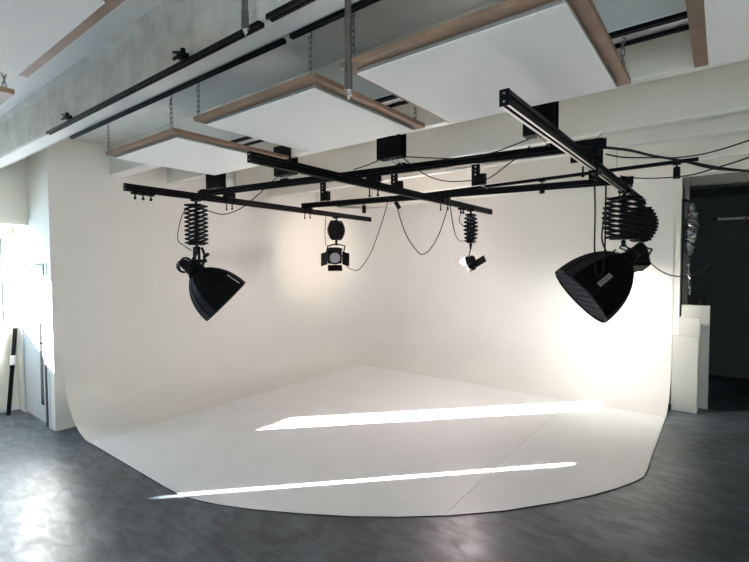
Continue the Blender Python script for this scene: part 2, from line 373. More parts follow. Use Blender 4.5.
# ------------------------------------------------------------------ acoustic panels and their chains
def panel(x0, x1, y0, y1, z, label):
    t = thing('acoustic_panel', ((x0+x1)/2, (y0+y1)/2, z), label, 'ceiling panel', 'white acoustic ceiling panels with wooden frames')
    f = 0.062
    fr = MB(); fr.box(x0, x1, y0, y0+f, z, z+.028); fr.box(x0, x1, y1-f, y1, z, z+.028); fr.box(x0, x0+f, y0+f, y1-f, z, z+.028); fr.box(x1-f, x1, y0+f, y1-f, z, z+.028)
    fr.build('wooden_frame', WOOD, t)
    i = 0.058
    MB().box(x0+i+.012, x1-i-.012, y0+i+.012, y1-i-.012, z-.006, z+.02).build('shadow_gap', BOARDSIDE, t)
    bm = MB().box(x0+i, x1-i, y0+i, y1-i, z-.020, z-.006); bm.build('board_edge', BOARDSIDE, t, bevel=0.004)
    MB().box(x0+i, x1-i, y0+i, y1-i, z-.028, z-.0205).build('felt_board', BOARD, t, bevel=0.003)
    return t
G = 'leftmost'
panel(-4.43, -3.25, 1.775, 2.90, 3.09, 'white panel in wooden frame, leftmost of the row beyond the nearest beam')
panel(-2.91, -1.735, 1.735, 2.86, 3.09, 'white panel in wooden frame behind the tip of the long hanging rod')
panel(-1.55, -0.42, 1.735, 2.88, 3.09, 'white panel in wooden frame above the near end of the right cross rail')
panel(-0.13, 1.05, 1.735, 2.85, 3.09, 'white panel in wooden frame cut off by the top right corner')
panel(-2.93, -1.76, -0.40, 0.80, 3.09, 'white panel in wooden frame at the top left, on the near side of the beam')
panel(-4.50, -3.27, -0.40, 0.83, 3.09, 'panel with only its corner showing at the left edge of the photo')
def link(b, c, ax1, ax2, L, wd, r):
    pts = []
    for k in range(12):
        a = 2*PI*k/12; u = math.cos(a)*wd; v = math.sin(a)*wd + (L/2 - wd)*(1 if math.sin(a) >= 0 else -1)
        pts.append(V(c) + V(ax1)*u + V(ax2)*v)
    b.tube(pts, r, 5, closed=True)
def chain(x, y, z0, z1, label):
    t = thing('hanging_chain', (x, y, z1), label, 'chain', 'chains holding the acoustic panels')
    n = max(2, round((z1 - .035 - z0)/0.034)); L = (z1 - .035 - z0)/n
    b = MB()
    for k in range(n):
        ax = V((1, 0, 0)) if k % 2 else V((0, 1, 0)); link(b, (x, y, z0 + L*(k + .5)), ax, (0, 0, 1), L*1.28, 0.0095, 0.0028)
    b.build('links', CHAINM, t, smooth=True)
    hk = [(x, y, z1), (x, y, z1 - .012), (x + .012, y, z1 - .022), (x + .012, y, z1 - .038), (x, y, z1 - .046), (x - .012, y, z1 - .036)]
    MB().tube(smoothpts(hk, 4), 0.0035, 6).build('hook', CHAINM, t, smooth=True)
chain(-4.34, 1.765, 3.118, 3.36, 'chain at the left end of the leftmost panel')
chain(-3.26, 1.765, 3.118, 3.36, 'chain at the near right corner of the leftmost panel')
chain(-2.87, 1.75, 3.118, 3.36, 'chain at the left end of the panel under the long rod')
chain(-1.78, 1.75, 3.118, 3.36, 'chain at the near right corner of the panel under the long rod')
chain(-1.475, 1.745, 3.118, 3.36, 'chain just right of the long rod, holding the middle panel')
chain(-1.78, 2.80, 3.118, 3.33, 'short chain in the gap between the two middle panels, near their far edge')
chain(-0.45, 2.80, 3.118, 3.33, 'short chain in the gap beside the right middle panel')
chain(-3.30, 0.79, 3.118, 3.71, 'chain at the far left edge of the photo, above a panel corner')

# ------------------------------------------------------------------ overhead rail grid
RAILP = [(-.023, -.038), (-.008, -.038), (-.008, -.022), (.008, -.022), (.008, -.038), (.023, -.038), (.023, -.016), (.012, -.010), (.012, .010), (.023, .016), (.023, .038), (-.023, .038), (-.023, .016), (-.012, .010), (-.012, -.010), (-.023, -.016)]
def rail(name, a, b_, label, group, caps=True):
    a, b_ = V(a), V(b_); t = thing(name, (a + b_)/2, label, 'rail', group)
    MB().prism(a, b_, RAILP).build('profile', BLACK, t)
    d = (b_ - a).normalized()
    for e, s in ((a, -1), (b_, 1)):
        MB().bar(e, e + d*s*0.006, 0.05, 0.08).build('end_plate', BLACKM, t)
        for dz in (-.02, .02):
            MB().cyl(e + d*s*.006 + V((0, 0, dz)), e + d*s*.010 + V((0, 0, dz)), 0.006, n=8).build('end_bolt', STEEL, t)
    return t
M0, M1 = V((-5.50, 3.345, 3.03)), V((-0.74, 3.925, 3.03))
N0, N1 = V((-5.09, 4.81, 2.985)), V((-0.775, 5.55, 2.985))
A0, A1 = V((-4.887, 2.135, 2.90)), V((-5.07, 6.45, 2.90))
B0, B1 = V((-2.81, 2.126, 2.90)), V((-2.885, 6.735, 2.90))
C0, C1 = V((-0.85, 2.14, 2.90)), V((-0.845, 6.98, 2.90))
rm = rail('main_rail', M0, M1, 'long black rail along the beams, nearer of the two carrying the cross rails', 'carrying rails')
rn = rail('main_rail', N0, N1, 'long black rail along the beams, farther of the two carrying the cross rails', 'carrying rails')
ra = rail('cross_rail', A0, A1, 'black cross rail at the left, holding a softbox and the barn door lamp', 'cross rails')
rb = rail('cross_rail', B0, B1, 'black cross rail in the middle, holding the lit lamp at its end', 'cross rails')
rc = rail('cross_rail', C0, C1, 'black cross rail at the right with pale underside, pointing at the camera', 'cross rails')
MB().box(-.874, -.858, 2.14, 6.98, 2.859, 2.8618).box(-.838, -.826, 2.14, 6.98, 2.859, 2.8618).build('lit_lower_edge', GREYMET, rc, label='pale strip for light along the lower edge')  # pale metal strips stand in for light reflecting under this rail
def lerp(a, b_, t): return a + (b_ - a)*t
def cross_trolley(par, base0, base1, rl0, rl1, along):
    # bracket clamping a cross rail to a carrying rail where they meet in plan
    p, r_ = V((base0.x, base0.y)), V((base1.x - base0.x, base1.y - base0.y)); q, s_ = V((rl0.x, rl0.y)), V((rl1.x - rl0.x, rl1.y - rl0.y))
    den = r_.x*s_.y - r_.y*s_.x; t = ((q-p).x*s_.y - (q-p).y*s_.x)/den
    c = lerp(base0, base1, t); zt_ = rl0.z + .038; zb = c.z - .038; d = (base1 - base0).normalized(); e = (rl1 - rl0).normalized()
    b = MB()
    b.bar(c + V((0, 0, -c.z + (zt_+zb)/2)) - d*.07, c + V((0, 0, -c.z + (zt_+zb)/2)) + d*.07, .08, max(zb - zt_, .012) + .004)
    for sg in (-1, 1):
        m_ = c + d*sg*.06
        b.bar(V((m_.x, m_.y, zb - .01)) - e*.035, V((m_.x, m_.y, zb - .01)) + e*.035, .016, .05)
        n_ = c + e*sg*.06 
        b.bar(V((n_.x, n_.y, rl0.z + .012)) - d*.034, V((n_.x, n_.y, rl0.z + .012)) + d*.034, .02, .07)
    b.build('clamp_plate', BLACK, par)
    for sg in (-1, 1):
        m_ = c + d*sg*.05
        MB().cyl((m_.x, m_.y, rl0.z - .10), (m_.x, m_.y, rl0.z - .03), .007, n=8).lathe((m_.x, m_.y, rl0.z - .115), (0, 0, 1), [(0, .009), (.004, .013), (.016, .013), (.02, .008)], 8).build('clamp_bolt', BLACK, par)
for rl, (r0, r1) in ((ra, (A0, A1)), (rb, (B0, B1)), (rc, (C0, C1))):
    cross_trolley(rl, M0, M1, r0, r1, None); cross_trolley(rl, N0, N1, r0, r1, None)
def rail_trolleys(par, pos, n, r0, r1):
    d = (r1 - r0).normalized()
    for k in range(n):
        c = r0 + d*(pos + .085*k)
        MB().bar(c - d*.03 + V((0, 0, -.048)), c + d*.03 + V((0, 0, -.048)), .06, .03).cyl(c + V((0, 0, -.10)), c + V((0, 0, -.06)), .008, n=8).lathe(c + V((0, 0, -.115)), (0, 0, 1), [(0, .012), (.02, .016), (.028, .010)], 10).build('cable_trolley', BLACK, par)
rail_trolleys(ra, 0.10, 3, A0, A1)
rail_trolleys(rb, 3.55, 2, B0, B1)
rail_trolleys(rc, 1.95, 2, C0, C1)
# saddle brackets on the third beam
def saddle(x, wd, z0, label):
    t = thing('saddle_bracket', (x, 3.54, z0), label, 'bracket', 'black saddle brackets holding the nearer long rail')
    x0, x1 = x - wd/2, x + wd/2
    MB().box(x0, x1, 3.484, 3.494, z0, 3.46).build('front_plate', BLACK, t)
    MB().box(x0, x1, 3.586, 3.596, z0, 3.46).build('rear_plate', BLACK, t)
    MB().box(x0, x1, 3.494, 3.586, z0, z0 + .012).build('bottom_plate', BLACKM, t)
    MB().cyl((x1 - .05, 3.48, 3.30), (x1 - .05, 3.484, 3.30), .011, n=10).build('bolt', LABELW, t)
    tt = (x - M0.x)/(M1.x - M0.x); p = lerp(M0, M1, tt)
    for s in (-.025, .025):
        MB().tube([(x + s, 3.54, z0 + .004), (x + s, (3.54 + p.y)/2, (z0 + p.z + .04)/2), (p.x + s, p.y, p.z + .03)], .005, 6).build('hanger_rod', STEEL, t)
    MB().bar(p + V((-.05, 0, .045)), p + V((.05, 0, .045)), .06, .016).build('rail_clip', BLACK, t)
saddle(-5.42, 0.30, 3.12, 'black saddle bracket furthest left, its two plates with a gap, below the leftmost panel')
saddle(-4.02, 0.29, 3.125, 'black saddle bracket behind the near end of the middle cross rail')
saddle(-2.52, 0.27, 3.10, 'black saddle bracket hanging under the panel beneath the long rod, with white bolt')
saddle(-1.12, 0.235, 3.075, 'black saddle bracket behind the near end of the right cross rail')
def drop_plate(x, y, z0, label, big=1.0):
    t = thing('drop_bracket', (x, y, ZB), label, 'bracket', 'black drop brackets holding the farther long rail')
    MB().box(x - .085*big, x + .02*big, y - .006, y + .006, z0, z0 + .27).build('plate', BLACK, t)
    MB().box(x + .02*big, x + .095*big, y - .04, y + .02, z0, z0 + .125*big).build('block', BLACKM, t)
    for k in range(3): MB().cyl((x - .035*big, y - .006, z0 + .13 + .045*k), (x - .035*big, y - .010, z0 + .13 + .045*k), .009, n=8).build('bolt', LABELW if k != 1 else STEEL, t)
    tt = (x - N0.x)/(N1.x - N0.x); p = lerp(N0, N1, tt)
    for s in (-.03, .03): MB().tube([(x + s, y, z0 + .26), (x + s, y, ZB + (.2 if abs(y - 4.745) > .05 else 0))], .006, 6).build('threaded_rod', STEEL, t)
    MB().tube([(x, y, z0 + .01), (p.x, p.y, p.z + .03)], .006, 6).build('hanger_rod', STEEL, t)
drop_plate(-4.56, 4.745, 3.01, 'black drop bracket at the left end of the farther rail, above the barn door lamp')
drop_plate(-3.36, 4.83, 3.03, 'black drop bracket between the left and middle cross rails')
drop_plate(-2.30, 5.0, 3.02, 'black drop bracket between the middle and right cross rails')
# double plate where the right cross rail meets the long rails
t = thing('junction_plate', (-0.95, 4.3, 3.1), 'big black plates with bright bolts beside the right cross rail', 'bracket')
MB().box(-.985, -.868, 4.50, 4.512, 2.86, 3.225).build('plate', BLACK, t)
MB().box(-1.13, -1.00, 4.44, 4.452, 3.02, 3.215).build('plate', BLACK, t)
MB().box(-1.30, -.90, 4.452, 4.50, 3.17, 3.215).build('tie_bar', BLACKM, t)
MB().tube([(-.93, 4.506, 3.20), (-.93, 4.60, 3.26), (-.93, 4.745, ZB)], .007, 6).build('hanger_rod', STEEL, t)
for (px_, pz) in ((-1.04, 3.18), (-1.04, 3.13), (-1.08, 3.18)): MB().cyl((px_, 4.44, pz), (px_, 4.433, pz), .010, n=8).build('bolt', CHROME, t)
for (px_, pz) in ((-.96, 3.18), (-.96, 3.13), (-.96, 3.08)): MB().cyl((px_, 4.50, pz), (px_, 4.493, pz), .010, n=8).build('bolt', CHROME, t)

# spotlight track under the fifth beam
t0, t1 = V((-4.93, 5.42, 3.035)), V((-0.20, 5.42, 3.10))
t = thing('spotlight_track', (t0 + t1)/2, 'thin black light track hung under the fifth beam, above the farther rail', 'track')
MB().bar(t0, t1, .036, .034).build('bar', BLACK, t)
for k in (0.15, 0.5, 0.85):
    p = lerp(t0, t1, k); MB().cyl(p, (p.x, p.y, ZB), .004, n=6).build('suspension_wire', STEEL, t)
def spot(k, tilt, label, L=.09):
    p = lerp(t0, t1, k) + V((0, 0, -.017)); t = thing('track_spotlight', p, label, 'spotlight', 'small black spotlights on the light track')
    MB().bar(p + V((-.035, 0, -.006)), p + V((.035, 0, -.006)), .034, .012).build('adapter', BLACK, t)
    MB().cyl(p, p + V((0, 0, -.045)), .008, n=8).build('stem', BLACK, t)
    d = V((math.sin(tilt)*.8, math.sin(tilt)*.4, -math.cos(tilt))); h = p + V((0, 0, -.045)) - d*.012
    hd = MB().lathe(h, d, [(0, .024), (.006, .030), (L + .02, .031), (L + .025, .029)], 16).build('head', BLACKM, t, smooth=True)
    MB().lathe(h + d*(L + .0255), d, [(0, .025), (.002, .024)], 16).build('lens', mat('spot_lens', (.35, .35, .33), .2), hd)
spot(0.117, 0.0, 'small black spotlight near the left end of the light track, pointing straight down')
spot(0.243, 0.6, 'small black spotlight tilted sideways on the light track, right of the barn door lamp')
spot(0.685, 0.0, 'small black spotlight hanging left of the right cross rail')
spot(0.963, 0.0, 'small black cylinder spotlight at the right end of the light track')

# ------------------------------------------------------------------ pantographs
def pantograph(x, y, zt_, zb, wd, sep, nlev, ang, label, arm=.022, taper=0.0):
    t = thing('pantograph_hanger', (x, y, zt_), label, 'hanger', 'folding pantographs that carry the lamps')
    u = V((math.cos(ang), math.sin(ang), 0)); nrm = V((-math.sin(ang), math.cos(ang), 0)); c = V((x, y, 0))
    H = (zt_ - .05 - zb - .05)/nlev; z0 = zb + .05
    MB().bar(c + V((0, 0, zt_ + .015)) - u*.05, c + V((0, 0, zt_ + .015)) + u*.05, .07, .03).cyl(c + V((0, 0, zt_ - .05)), c + V((0, 0, zt_ + .02)), .014, n=10).build('top_trolley', BLACK, t)
    MB().bar(c + V((0, 0, zt_ - .055)) - u*wd*.35*(1 - taper), c + V((0, 0, zt_ - .055)) + u*wd*.35*(1 - taper), sep + .02, .03).build('top_plate', BLACK, t)
    MB().bar(c + V((0, 0, zb + .045)) - u*wd*.32*(1 - taper), c + V((0, 0, zb + .045)) + u*wd*.32*(1 - taper), sep + .02, .035).build('bottom_plate', BLACK, t)
    MB().cyl(c + V((0, 0, zb - .02)), c + V((0, 0, zb + .05)), .015, n=10).lathe(c + V((0, 0, zb - .01)), (0, 0, 1), [(0, .016), (.004, .024), (.022, .024), (.026, .016)], 12).build('spigot', BLACK, t)
    for k in range(nlev):
        for s in (-1, 1):
            for e in (-1, 1):
                o = nrm*(s*sep/2 + e*.004)
                wa, wb = [wd/2*(1 - taper*(1 - math.sin(PI*q/nlev))) for q in (k, k + 1)]
                MB().bar(c + o - u*e*wa + V((0, 0, z0 + H*k)), c + o + u*e*wb + V((0, 0, z0 + H*(k + 1))), .007, arm).build('scissor_arm', BLACK, t)
    b = MB()
    for k in range(nlev + 1):
        for e in (-1, 1):
            m_ = c + u*e*wd*.49*(1 - taper*(1 - math.sin(PI*k/nlev))) + V((0, 0, z0 + H*k)); b.cyl(m_ - nrm*(sep/2 + .012), m_ + nrm*(sep/2 + .012), .006, n=8)
        if k < nlev:
            m_ = c + V((0, 0, z0 + H*(k + .5))); b.cyl(m_ - nrm*(sep/2 + .012), m_ + nrm*(sep/2 + .012), .006, n=8)
    b.build('pivot_axles', BLACKM, t)
    b = MB()
    for s in (-1, 1):
        n_ = 46; pts = [c + nrm*s*sep*.22 + u*.016*math.cos(k*1.9) + nrm*.016*math.sin(k*1.9) + V((0, 0, zb + .08 + (zt_ - .12 - zb - .08)*k/n_)) for k in range(n_ + 1)]
        b.tube(pts, .005, 5)
    b.build('spring', BLACKM, t)
    return t
pantograph(-4.93, 2.95, 2.845, 2.30, .20, .16, 9, .55, 'tall open black pantograph at the left, carrying the left softbox')
pantograph(-5.03, 5.50, 2.845, 2.46, .24, .16, 8, .3, 'folded black pantograph above the barn door lamp', .03, .45)
pantograph(-2.873, 6.0, 2.845, 2.36, .17, .14, 7, .2, 'slim black pantograph at the end of the middle cross rail, above the lit lamp', .022, .3)
pantograph(-0.846, 5.5, 2.845, 2.32, .38, .20, 8, 0.95, 'wide black pantograph carrying the right softbox', .028, .3)
pantograph(-0.846, 6.75, 2.845, 2.34, .34, .20, 10, 0.5, 'folded black pantograph behind the right softbox, at the far end of the right cross rail', .032, .5)

# ------------------------------------------------------------------ softboxes
def PROF(q): return max(.22, (1 - (1 - q)**2.1)**.62)
def softbox(apex, axis, R, depth, hang, label, labtxt, nav, lab_ang, grid):
    apex = V(apex); ax = V(axis).normalized(); t = thing('softbox_light', hang, label, 'studio light', 'black studio softboxes')
    x, y, d = frame(ax); n = 16
    prof = [(.0, .075), (.03, .085)] + [(depth*k/12, R*PROF(k/12)) for k in range(1, 13)]
    prof = [(tt, min(r, R)) for tt, r in prof]
    b = MB(); inner = [(tt, r - .006) for tt, r in prof[::-1]]
    b.lathe(apex, ax, prof + inner, n, cap=False); sh = b.build('fabric_shell', FABRIC, t)
    for k in range(n):
        a = 2*PI*k/n
        pts = [apex + d*tt + (x*math.cos(a) + y*math.sin(a))*(r + .001) for tt, r in prof]
        MB().tube(pts, .0035, 5).build('rib_seam', FABRIC, t)
    for k in nav:                                                # panels of a slightly bluer cloth
        b = MB(); a0, a1 = 2*PI*k/n, 2*PI*(k+1)/n
        for (ta, r0), (tb, r1) in zip(prof[2:-1], prof[3:]):
            q = [apex + d*tt + (x*math.cos(a) + y*math.sin(a))*(r + .003) for tt, r, a in ((ta, r0, a0 + .05), (ta, r0, a1 - .05), (tb, r1, a1 - .05), (tb, r1, a0 + .05))]
            b.bm.faces.new([b.bm.verts.new(p) for p in q])
        b.build('cloth_panel', FABRIC2, t, label='navy cloth panel')
    MB().lathe(apex + d*depth, ax, [(-.012, R*1.0), (-.012, R*1.012), (.008, R*1.012), (.008, R*.985), (-.012, R*.985)], n, cap=False).build('front_rim', FABRIC2, t)
    MB().lathe(apex + d*(depth - .07), ax, [(0, R*.93), (.002, R*.93)], n).build('diffuser', mat('diffuser_cloth', (.10, .10, .11), .9), t)
    if grid:
        b = MB(); m_ = 9
        for k in range(1, m_*2):
            o = -R + R*k/m_; h = math.sqrt(max(R*R*.92 - o*o, 0.0004))
            c = apex + d*(depth - .03)
            b.bar(c + x*o - y*h, c + x*o + y*h, .05, .004, up=x)
            if k % 2 == 0: b.bar(c + y*o - x*h, c + y*o + x*h, .05, .004, up=y)
        b.build('eggcrate_grid', GRIDM, t)
    # label on the shell: between two profile stations
    k = lab_ang; a0 = 2*PI*(k+.5)/n
    i = 9; (ta, r0), (tb, r1) = prof[i], prof[i+2]
    f = math.cos(PI/n)
    p0 = apex + d*ta + (x*math.cos(a0) + y*math.sin(a0))*(r0*f + .004); p1 = apex + d*tb + (x*math.cos(a0) + y*math.sin(a0))*(r1*f + .004)
    tang = (p1 - p0).normalized(); side = (-x*math.sin(a0) + y*math.cos(a0)); nr = tang.cross(side).normalized()
    if nr.dot(x*math.cos(a0) + y*math.sin(a0)) < 0: nr = -nr
    return t, p0, p1, tang, side, nr, sh
def shell_label(t, apex, axis, R, depth, k, j, L, wd, back, ink, txt, n=16):
    apex = V(apex); x, y, d = frame(axis); a = 2*PI*(k + .5)/n; f = math.cos(PI/n)
    rad = x*math.cos(a) + y*math.sin(a); side = -x*math.sin(a) + y*math.cos(a)
    def P(q): return apex + d*(depth*q/12) + rad*(R*PROF(q/12)*f + .006)
    c = P(j); tang = (P(j + .8) - P(j - .8)).normalized(); nr = tang.cross(side); nr = nr if nr.dot(rad) > 0 else -nr
    if back:
        MB().bar(c - tang*L/2, c + tang*L/2, wd, .003, up=nr).build('label_patch', back, t, label='grey cloth label')
    return c + nr*.003, tang, nr, rad, side

def strobe_parts(t, apex, axis, spig, r, L, coil):
    apex = V(apex); d = V(axis).normalized(); e = apex - d*L; spig = V(spig)
    x, y, _ = frame(axis)
    MB().lathe(e, d, [(0, r*.8), (.01, r), (L*.7, r), (L*.72, r*1.15), (L, r*1.25), (L + .03, r*1.25)], 16).build('flash_head', BLACKM, t, smooth=True)
    b = MB()
    for k in range(5): b.lathe(e + d*(L*.12*k + .03), d, [(0, r + .003), (.008, r + .003)], 16)
    b.build('cooling_ribs', BLACK, t)
    MB().bar(e - d*.012, e, r*1.1, r*1.1).build('control_panel', BLACK, t)
    mid = apex - d*L*.45; top = spig
    hx = V((x.x, x.y, 0)).normalized()
    b = MB()
    for s in (-1, 1):
        b.tube([top + hx*s*.02, top + hx*s*(r + .03) + V((0, 0, -.04)), mid + hx*s*(r + .03), mid + hx*s*r], .009, 6)
        b.cyl(mid + hx*s*r, mid + hx*s*(r + .05), .02, n=10)
    b.build('yoke', BLACK, t)
    MB().cyl(top + V((0, 0, -.03)), top + V((0, 0, .03)), .022, n=12).build('spigot_clamp', BLACK, t)
    if coil is not None:
        pts = [V(coil) + (V((.84, -.54, 0)).cross(V((0, 0, 1))))*(.085 + .016*math.sin(k))*math.cos(k*.55) + V((0, 0, 1))*(.085 + .016*math.cos(k*1.7))*math.sin(k*.55) + V((.84, -.54, 0))*(.03*math.sin(k*.31)) for k in range(58)]
        MB().tube(smoothpts(pts, 3), .0055, 6).build('coiled_cord', CABLE, t, smooth=True)

AX1 = V((.41, .57, -.70)).normalized(); AP1 = V((-5.05, 2.97, 2.01))
r = softbox(AP1, AX1, .326, .52, (-4.93, 2.95, 2.28), 'black dome softbox on the left cross rail, facing down to the right', '', [14, 13, 11], 3, False)
s1 = r[0]
strobe_parts(s1, AP1 - AX1*.0, AX1, (-4.93, 2.95, 2.28), .055, .17, (-5.15, 2.93, 2.085))
MB().tube([(-4.98, 2.95, 2.30), (-5.0, 2.96, 2.2), (-5.03, 2.98, 2.10)], .018, 8).tube([(-4.86, 2.97, 2.30), (-4.84, 3.0, 2.2), (-4.93, 3.02, 2.08)], .016, 8).cyl((-4.83, 2.98, 2.19), (-4.76, 2.99, 2.22), .02, n=10).bar((-4.99, 2.95, 2.31), (-5.02, 2.97, 2.05), .03, .012).bar((-4.90, 2.96, 2.31), (-4.97, 3.0, 2.06), .03, .012).cyl((-5.02, 2.9, 2.14), (-4.9, 3.06, 2.14), .022, n=10).bar((-5.0, 2.95, 2.12), (-4.88, 3.0, 2.03), .05, .07).build('tilt_arm', BLACK, s1)
c, tg, nr, rad, side = shell_label(s1, AP1, AX1, .326, .52, 2, 9, .2, .03, None, None, '')
MB().bar(c - tg*.085, c + tg*.085, .010, .003, up=nr).build('white_lettering_strip', LABELW, s1, label='white lettering strip')
AX4 = V((-.645, -.41, -.64)).normalized(); AP4 = V((-.81, 5.57, 2.15))
r = softbox(AP4, AX4, .375, .65, (-.846, 5.5, 2.30), 'black softbox with grey label and grid front, hanging at the right', '', [5], 7, True)
s4 = r[0]
strobe_parts(s4, AP4, AX4, (-.846, 5.5, 2.30), .06, .20, None)
c, tg, nr, rad, side = shell_label(s4, AP4, AX4, .375, .65, 7, 8, .175, .05, LABEL, None, '')
text_part('label_lettering', 'REDHEAD', .036, c, -tg, nr.cross(-tg), BLACKM, s4, squash=.95)

# ------------------------------------------------------------------ fresnel lamps with barn doors
def fresnel(hang, ctr, aim, sz, label, lit=False, doors=True):
    hang, ctr, d = V(hang), V(ctr), V(aim).normalized(); x, y, _ = frame(d)
    t = thing('barn_door_lamp', hang, label, 'studio light', None)
    h = sz
    MB().bar(ctr - d*h*.9, ctr + d*h*.5, h*1.5, h*1.45, up=y).bar(ctr - d*h*1.15, ctr - d*h*.9, h*1.1, h*1.05, up=y).build('housing', BLACKM, t, bevel=h*.12)
    b = MB()
    for k in range(5): b.bar(ctr + y*h*.74 - d*h*(.7 - .22*k) - x*h*.5, ctr + y*h*.74 - d*h*(.7 - .22*k) + x*h*.5, h*.08, h*.08)
    b.build('vent_slats', BLACK, t)
    MB().lathe(ctr + d*h*.45, d, [(0, h*.62), (.02, h*.74), (h*.18, h*.74), (h*.18, h*.6)], 18).build('lens_ring', BLACK, t, smooth=True)
    if lit:
        MB().lathe(ctr + d*h*.5, d, [(0, h*.55), (h*.35, h*.52), (h*.62, h*.38), (h*.76, h*.18), (h*.80, .001)], 18).build('bulb_lens', BULB, t, smooth=True, label='glowing bulb')
    else:
        MB().lathe(ctr + d*h*.55, d, [(0, h*.6), (h*.1, h*.56), (h*.16, h*.3), (h*.18, .001)], 18).build('lens', LENSM, t, smooth=True)
    b = MB()
    for s in (-1, 1): b.tube([hang, hang + x*s*h*.9 + V((0, 0, -h*.25)), ctr + x*s*h*.92 + y*h*.2, ctr + x*s*h*.9], h*.085, 6).cyl(ctr + x*s*h*.75, ctr + x*s*h*1.1, h*.14, n=10)
    b.build('yoke', BLACK, t)
    MB().cyl(hang + V((0, 0, -.03)), hang + V((0, 0, .05)), .018, n=10).build('spigot_clamp', BLACK, t)
    f0 = ctr + d*h*.62
    if doors:
        for (s, a1, a2, wd, L, op) in ((1, x, y, 1.4, 1.0, .75), (-1, x, y, 1.4, 1.0, .75), (1, y, x, 1.5, .9, .55), (-1, y, x, 1.5, 1.0, .35)):
            base = f0 + a1*s*h*.78; outd = (d*math.cos(op) + a1*s*math.sin(op)).normalized()
            MB().bar(base, base + outd*h*L, h*wd, .004, up=outd.cross(a2)).build('barn_door', BLACK, t)
    return t
# fixture 2: seen almost frontally, aimed a little down towards the camera side
f2 = fresnel((-5.03, 5.50, 2.43), (-5.07, 5.50, 2.225), (.66, -.66, -.30), .155, 'black lamp with open barn doors under the folded pantograph, unlit')
f3 = fresnel((-2.873, 6.0, 2.34), (-2.90, 5.99, 2.14), (-.80, -.42, -.22), .085, 'glowing lamp at the end of the middle cross rail', lit=True, doors=False)
MB().bar((-2.83, 5.97, 2.06), (-2.66, 6.02, 2.17), .15, .006, up=V((.4, -.2, .6))).build('barn_door', BLACK, f3)
MB().bar((-2.90, 5.98, 2.02), (-2.80, 6.0, 2.06), .12, .006, up=V((.6, -.3, .5))).build('barn_door', BLACK, f3)
f5 = fresnel((-.846, 6.75, 2.31), (-.90, 6.72, 2.12), (-.45, .70, -.35), .165, 'black lamp behind the right softbox, half hidden by it', doors=False)
def spotlamp(name, loc, aim, energy, col, deg, blend=1.0, size=.05):
    l = bpy.data.lights.new(name, 'SPOT'); l.energy = energy; l.color = col; l.spot_size = math.radians(deg); l.spot_blend = blend; l.shadow_soft_size = size
    o = bpy.data.objects.new(name, l); C.objects.link(o); o.location = loc; o.rotation_euler = (V(aim) - V(loc)).to_track_quat('-Z', 'Y').to_euler(); return o
spotlamp('lit_lamp_beam', (-3.02, 5.93, 2.11), (-6.6, 6.6, 2.3), LAMP3, (1.0, .84, .68), 42, 1.0, .04)
spotlamp('right_cove_fill', (-1.03, 6.93, 2.02), (-1.35, 7.80, .55), COVEFILL, (1.0, .97, .90), 150, 1.0, .08)  # added wide spot to brighten the cove's right end, no lit lamp there

# ------------------------------------------------------------------ things by the left corner and the doorway
t = thing('leaning_tube', (-7.99, 1.80, 0), 'black tube with a pale band leaning in the corner left of the door', 'tube')
a, b_ = V((-7.875, 1.80, 0.0)), V((-7.975, 1.935, 1.19))
MB().cyl(a, b_, .026, n=16).build('tube', BLACKM, t, smooth=True)
MB().cyl(lerp(a, b_, .58), lerp(a, b_, .69), .028, n=16).build('pale_band', LABELW, t, smooth=True, label='pale paper band')
MB().cyl(lerp(a, b_, .54), lerp(a, b_, .565), .030, n=12).build('collar', BLACK, t, smooth=True)
MB().cyl(lerp(a, b_, .985), b_ + (b_-a)*.01, .029, n=16).build('end_cap', BLACK, t, smooth=True)
def plinth(x0, x1, y0, y1, h, lean, label):
    t = MB().hexa([(x0, y0, 0), (x1, y0, 0), (x1, y1, 0), (x0, y1, 0), (x0, y0 + lean, h), (x1, y0 + lean, h), (x1, y1 + lean, h), (x0, y1 + lean, h)])
    o = t.build('white_board', WHITEB, bevel=.004); return tag(o, label, 'board', 'white boards in the doorway')
plinth(-.535, -.235, 7.60, 7.64, 1.06, .06, 'shortest white board, standing in front of the two others by the doorway')
plinth(-.475, -.225, 7.74, 7.77, 1.32, .03, 'middle white board, between the short front one and the tall rear one')
plinth(-.455, -.12, 7.93, 8.02, 1.48, 0.0, 'tallest white board, at the rear against the wall end')
t = thing('black_clip', (-.23, 8.0, 1.55), 'small black clamp lying on the tallest white board', 'clamp')
MB().bar((-.33, 7.975, 1.50), (-.17, 7.975, 1.50), .05, .03).build('jaw', BLACKM, t)
MB().lathe((-.22, 7.975, 1.50), (0, 0, 1), [(0, .03), (.05, .045), (.09, .035), (.11, .01)], 10).build('knob', BLACKM, t)
# crumpled foil hanging in the doorway
rnd = random.Random(3); b = MB(); nx, nz = 9, 46; gr = []
for j in range(nz + 1):
    q = j/nz; wd = 0.02 + .058*math.sin(PI*min(q*1.7, 1))**.6*(1 - .35*q); row = []
    for i in range(nx + 1):
        p = i/nx*2*PI
        rr = 1 + rnd.uniform(-.42, .42)
        row.append(b.bm.verts.new((-.375 + .04*math.sin(q*7)*.4 + wd*math.cos(p)*rr, 8.0 + .35*wd*math.sin(p)*rr + rnd.uniform(-.008, .008), 2.97 - 1.33*q + rnd.uniform(-.01, .01))))
    gr.append(row)
for a, c in zip(gr, gr[1:]):
    for i in range(nx):
        b.bm.faces.new([a[i], a[i+1], c[i+1]]); b.bm.faces.new([a[i], c[i+1], c[i]])
t = thing('foil_reflector', (-.375, 8.0, 3.0), 'crumpled silver foil hanging at the edge of the dark doorway', 'foil')
b.build('foil', FOIL, t)
MB().bar((-.47, 7.99, 3.01), (-.30, 8.0, 2.955), .03, .03).build('clip', BLACKM, t)
